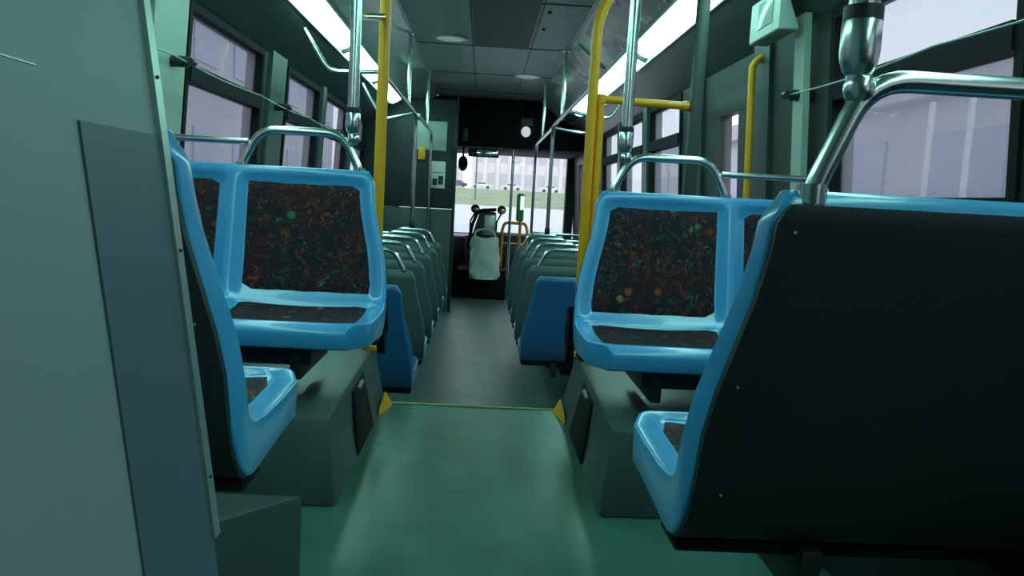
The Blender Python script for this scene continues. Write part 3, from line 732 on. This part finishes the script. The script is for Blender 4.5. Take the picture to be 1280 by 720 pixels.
# fare box with its column, hung with a plastic bag
t = thing('fare_box', 'dark fare box column on wide black base in the front aisle', 'fare box', (0.04, 9.9, 0))
b = B(); box(b, -.33, .34, -.12, .55, 0, .36, .02); finish('base', b, 'black', t)
b = B(); prism(b, [(-.16, 0), (.14, 0), (.14, .35), (-.16, .35)], .34, .78, .01); finish('column', b, 'black', t)
b = B(); hexa(b, [(-.16, .02, .76), (.15, .02, .76), (.15, .3, .76), (-.16, .3, .76), (-.07, .06, 1.07), (.13, .06, 1.07), (.13, .3, 1.07), (-.07, .3, 1.07)])
bmesh.ops.bevel(b, geom=b.edges[:], offset=.012, segments=2, affect='EDGES'); hd = finish('head', b, 'dmetal', t)
b = B(); box(b, -.02, .125, .02, .05, .70, 1.03, .006); f_ = finish('pale_face', b, 'alum', hd)
b = B(); tube(b, [(-.20, .02, .62), (-.16, .0, .9), (-.09, .02, 1.08), (.13, .02, 1.10)], .022, 10, .06); finish('top_cable', b, 'black', t)
t = thing('plastic_bag', 'crumpled white plastic bag hanging on the fare box', 'bag', (.05, 9.66, .24))
b = B(); rows = 14; cols = 28; G = []
for i in range(rows):
    v = i / (rows - 1); z = .02 + .50 * v; ww = .185 - .03 * v - .04 * max(0, .12 - v) / .12; dd = .075 * (1 - .5 * v) + .01
    ring = []
    for k in range(cols):
        a = 2 * math.pi * k / cols; cr = 1 + .08 * math.sin(5 * a + 5 * v) + .06 * math.sin(9 * a - 9 * v) + .04 * math.sin(14 * v + 3 * a)
        zz = z + (-.03 * math.sin(a) if v > .9 else 0) * 1.0
        if v > .9 and math.sin(a) < 0: zz -= .035 * math.exp(-(math.cos(a)) ** 2 * 6)
        ring.append(b.verts.new((ww * math.copysign(abs(math.cos(a)) ** .7, math.cos(a)) * cr, dd * math.sin(a) * cr, zz)))
    G.append(ring)
for r0, r1 in zip(G, G[1:]):
    for k in range(cols): b.faces.new((r0[k], r0[(k + 1) % cols], r1[(k + 1) % cols], r1[k]))
b.faces.new(G[0][::-1])
o = finish('bag_body', b, 'bag', t, 60); sm = o.modifiers.new('thick', 'SOLIDIFY'); sm.thickness = .003
b = B(); tube(b, [(-.14, 0, .50), (-.12, .02, .60), (-.04, .05, .62), (.05, .05, .62), (.11, .02, .58), (.13, 0, .50)], .012, 8, .03); finish('bag_handle', b, 'bag', t)
b = B(); box(b, -.11, .11, -.04, .04, .46, .53, .02); finish('dark_liner', b, 'dmetal', t)
# round mirrors on stalks seen over the dash
for x, lb in ((-.10, 'small round black mirror on stalk, left above the fare box'), (.26, 'small round black mirror on stalk, right above the fare box')):
    t = thing('round_mirror', lb, 'mirror', (x, 10.98, H(-.435)), 'round mirrors over the dashboard')
    b = B(); ball(b, (0, 0, .29), .06, (1, .4, 1)); finish('housing', b, 'black', t)
    b = B(); ball(b, (.008, -.02, .28), .035, (1, .2, 1)); finish('glass', b, 'mirror', t)
    b = B(); tube(b, [(0, .02, .24), (-.06, .04, .12), (-.06, .04, .0)], .012, 8, .03); finish('stalk', b, 'black', t)
# yellow hoop rail and pale posts by entrance
t = thing('yellow_hoop_rail', 'yellow hoop rail beside the fare box', 'handrail', (.27, 10.52, 0))
b = B(); tube(b, [(0, 0, 0), (0, 0, .84), (.03, 0, .93), (.30, 0, .93), (.33, 0, .84), (.33, 0, 0)], .02, 12, .07); finish('hoop', b, 'yellow', t)
b = B(); tube(b, [(0, 0, .66), (.33, 0, .66)], .014, 10); finish('cross_bar', b, 'alum', t)
b = B(); box(b, .02, .31, -.012, .012, .05, .62, .004); finish('screen_panel', b, 'dmetal', t)
t = thing('entrance_post', 'slim pale steel post from floor to header by entrance', 'pole', (.335, 9.7, 0))
b = B(); tube(b, [(0, 0, 0), (-.0, 0, H(.62))], .017, 12); finish('pole', b, 'chrome', t)
b = B(); tube(b, [(0, 0, 0), (0, 0, .015)], .04, 12); finish('base_flange', b, 'chrome', t)
t = thing('card_reader', 'green card reader with lit white screen', 'card reader', (.455, 9.55, 0))
b = B(); tube(b, [(0, 0, 0), (0, 0, 1.05)], .018, 12); finish('stand', b, 'yellow', t)
b = B(); box(b, -.055, .035, -.03, .03, .98, 1.31, .025, 3); h = finish('housing', b, 'green', t)
b = B(); box(b, -.012, .032, -.036, -.028, 1.12, 1.28, .003); finish('screen', b, 'screen', h)
t = thing('barrier_rail', 'low horizontal rail by the front entrance on the right', 'handrail', (.80, 8.3, 0))
b = B(); tube(b, [(-.30, 0, 0), (-.30, 0, H(-.33)), (.42, 0, H(-.33))], .016, 12, .05); finish('rail', b, 'chrome', t)
b = B(); box(b, -.27, .42, .0, .02, .1, H(-.37), .005); finish('modesty_panel', b, 'box', t)
# mirror, fan and lamp at the header
t = thing('rear_view_mirror', 'wide black interior mirror hanging above the windshield', 'mirror', (-.02, 9.5, H(.60)))
b = B(); box(b, -.18, .18, 0, .03, -.12, -.02, .015, 3); finish('housing', b, 'black', t)
b = B(); box(b, -.165, .165, -.004, .001, -.105, -.035, .002); finish('glass', b, 'mirror', t)
b = B(); tube(b, [(0, .02, -.03), (0, .08, .01)], .012, 8); finish('stem', b, 'black', t)
t = thing('driver_fan', 'black rounded fan hanging beside the driver partition edge', 'fan', (-.26, 9.6, H(.60)))
b = B(); ball(b, (0, 0, -.20), .065, (.9, .5, 1.4)); finish('fan_body', b, 'black', t)
b = B(); tube(b, [(0, 0, -.13), (0, .02, 0)], .012, 8); finish('stem', b, 'black', t)
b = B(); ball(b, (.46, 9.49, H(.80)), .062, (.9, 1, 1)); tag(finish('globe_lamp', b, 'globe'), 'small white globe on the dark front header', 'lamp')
b = B(); box(b, .40, .54, 9.50, 9.555, H(.88), H(.96), .005); tag(finish('header_box', b, 'box'), 'small grey box on front header above white globe', 'box')
b = B(); box(b, -.28, -.22, 9.50, 9.553, H(.66), H(.80), .005); tag(finish('switch_box', b, 'box'), 'small upright grey switch box at left end of front header', 'box')

# ================================================================ outside
GZ = -.35
b = B(); v = [b.verts.new(p) for p in ((-60, -40, GZ), (60, -40, GZ), (60, 60, GZ), (-60, 60, GZ), (90, 155, GZ + .1), (-90, 130, GZ + .6))]
b.faces.new(v[:4]); b.faces.new((v[3], v[2], v[4], v[5]))
tag(finish('road', b, 'road', smooth=0), kind='structure')
b = B(); n = 20; R = []
for k in range(n + 1):
    x = -90 + 180 * k / n; y = 130 + 25 * k / n
    zb = GZ + .6 - .5 * k / n
    R.append([b.verts.new(p) for p in ((x, y - 2, zb - .05), (x, y + 18, 2.1), (x, y + 26, 3.2), (x, y + 90, 3.4), (x, y + 90, -2), (x, y - 2, -2))])
for a, c in zip(R, R[1:]):
    for i in range(5): b.faces.new((a[i], c[i], c[i + 1], a[i + 1]))
tag(finish('grass_bank', b, 'grass'), kind='structure')
def car(x, y, z, m, label, rz=0):
    t = thing('parked_car', label, 'car', (x, y, z), 'cars parked beyond the grass', rz)
    b = B(); pr = [(-2.2, .3), (-2.2, .8), (-1.4, .95), (-.8, 1.45), (.7, 1.45), (1.4, .98), (2.15, .85), (2.2, .3)]
    a = [b.verts.new((p, -.85, q)) for p, q in pr]; c = [b.verts.new((p, .85, q)) for p, q in pr]
    b.faces.new(a); b.faces.new(c[::-1])
    for i in range(len(pr)): b.faces.new((a[i], c[i], c[(i + 1) % 8], a[(i + 1) % 8]))
    bmesh.ops.bevel(b, geom=b.edges[:], offset=.06, segments=2, affect='EDGES'); finish('body', b, m, t)
    b = B(); box(b, -.95, .9, -.87, .87, .98, 1.32, .05); finish('side_window', b, 'cglass', t)
    for wx_ in (-1.35, 1.35):
        for wy in (-.8, .8):
            b = B(); tube(b, [(wx_, wy - .1, .33), (wx_, wy + .1, .33)], .33, 14); finish('wheel', b, 'wheel', t)
for x, y, m, lb in ((-5.6, 170, 'carb', 'dark parked car far left through the windshield'), (-.5, 172, 'carw', 'white parked car left of centre through windshield'), (6.0, 174, 'carw', 'white parked car at centre through windshield'), (14.5, 176, 'carw', 'white parked car at right through windshield')):
    car(x, y, 3.3, m, lb)
def building(name, label, x0, x1, y, z0, z1, dep, cols, rows, m='bwall', side=None, col_m=None):
    """front facade faces -y, or faces the bus sideways when side is +-1 (x0,x1 are then y extents and y is the facade x)"""
    t = thing(name, label, 'building', ((x0 + x1) / 2, y, z0) if side is None else (y, (x0 + x1) / 2, z0))
    if side is not None: t.rotation_euler = (0, 0, -side * math.pi / 2)
    hw = (x1 - x0) / 2; h = z1 - z0
    b = B(); box(b, -hw, hw, 0, dep, 0, h); box(b, -hw - .2, hw + .2, -.3, dep + .2, h, h + .5); finish('walls', b, m, t, 0)
    cw = 2 * hw / cols; rh = h / rows
    for i in range(cols):
        for j in range(rows):
            b = B(); cx = -hw + (i + .5) * cw
            box(b, cx - cw * .28, cx + cw * .28, -.06, .05, j * rh + rh * .28, j * rh + rh * .82); finish('window', b, 'sglass' if side else 'bglass', t, 0)
    if col_m:
        for i in range(cols + 1):
            b = B(); cx = -hw + i * cw; box(b, cx - cw * .10, cx + cw * .10, -1.0, -.55, 0, h); finish('column', b, col_m, t, 0)
    return t
building('far_building', 'pale pink columned building seen through right half of windshield', -3, 22, 200, 3.2, 14, 20, 8, 2, 'bwall', col_m='bwall')
building('far_building', 'lower pale building seen through left half of windshield', -30, -6, 215, 3.2, 9, 20, 5, 1, 'bwall')
building('street_building', 'greyish concrete building outside the left windows', -6, 40, -7.5, GZ, 7, 8, 14, 2, 'bwall2', side=-1)
building('street_building', 'low greyish concrete wall building outside the right windows', -8, 40, 8.5, GZ, 3.6, 8, 12, 1, 'bwall2', side=1)
for y, lb in ((9.9, 'left'), (10.8, 'right')):
    b = B(); tube(b, [(6.0, y, GZ), (6.0, y, 2.85)], .04, 10); tag(finish('street_post', b, 'white'), 'slim white post outside right window, %s of the two' % ('left' if lb == 'right' else 'right'), 'post', 'white posts outside')
t = thing('street_light', 'slender street light pole beyond the grass, left through windshield', 'street light', (-1.5, 150, 1.5))
b = B(); tube(b, [(0, 0, -1), (0, 0, 9.5), (2.5, 0, 10)], .14, 8, .5); finish('pole', b, 'wall_g', t)
b = B(); box(b, 2.2, 3.2, -.15, .15, 9.85, 10.05, .04); finish('lamp_head', b, 'wall_g', t)
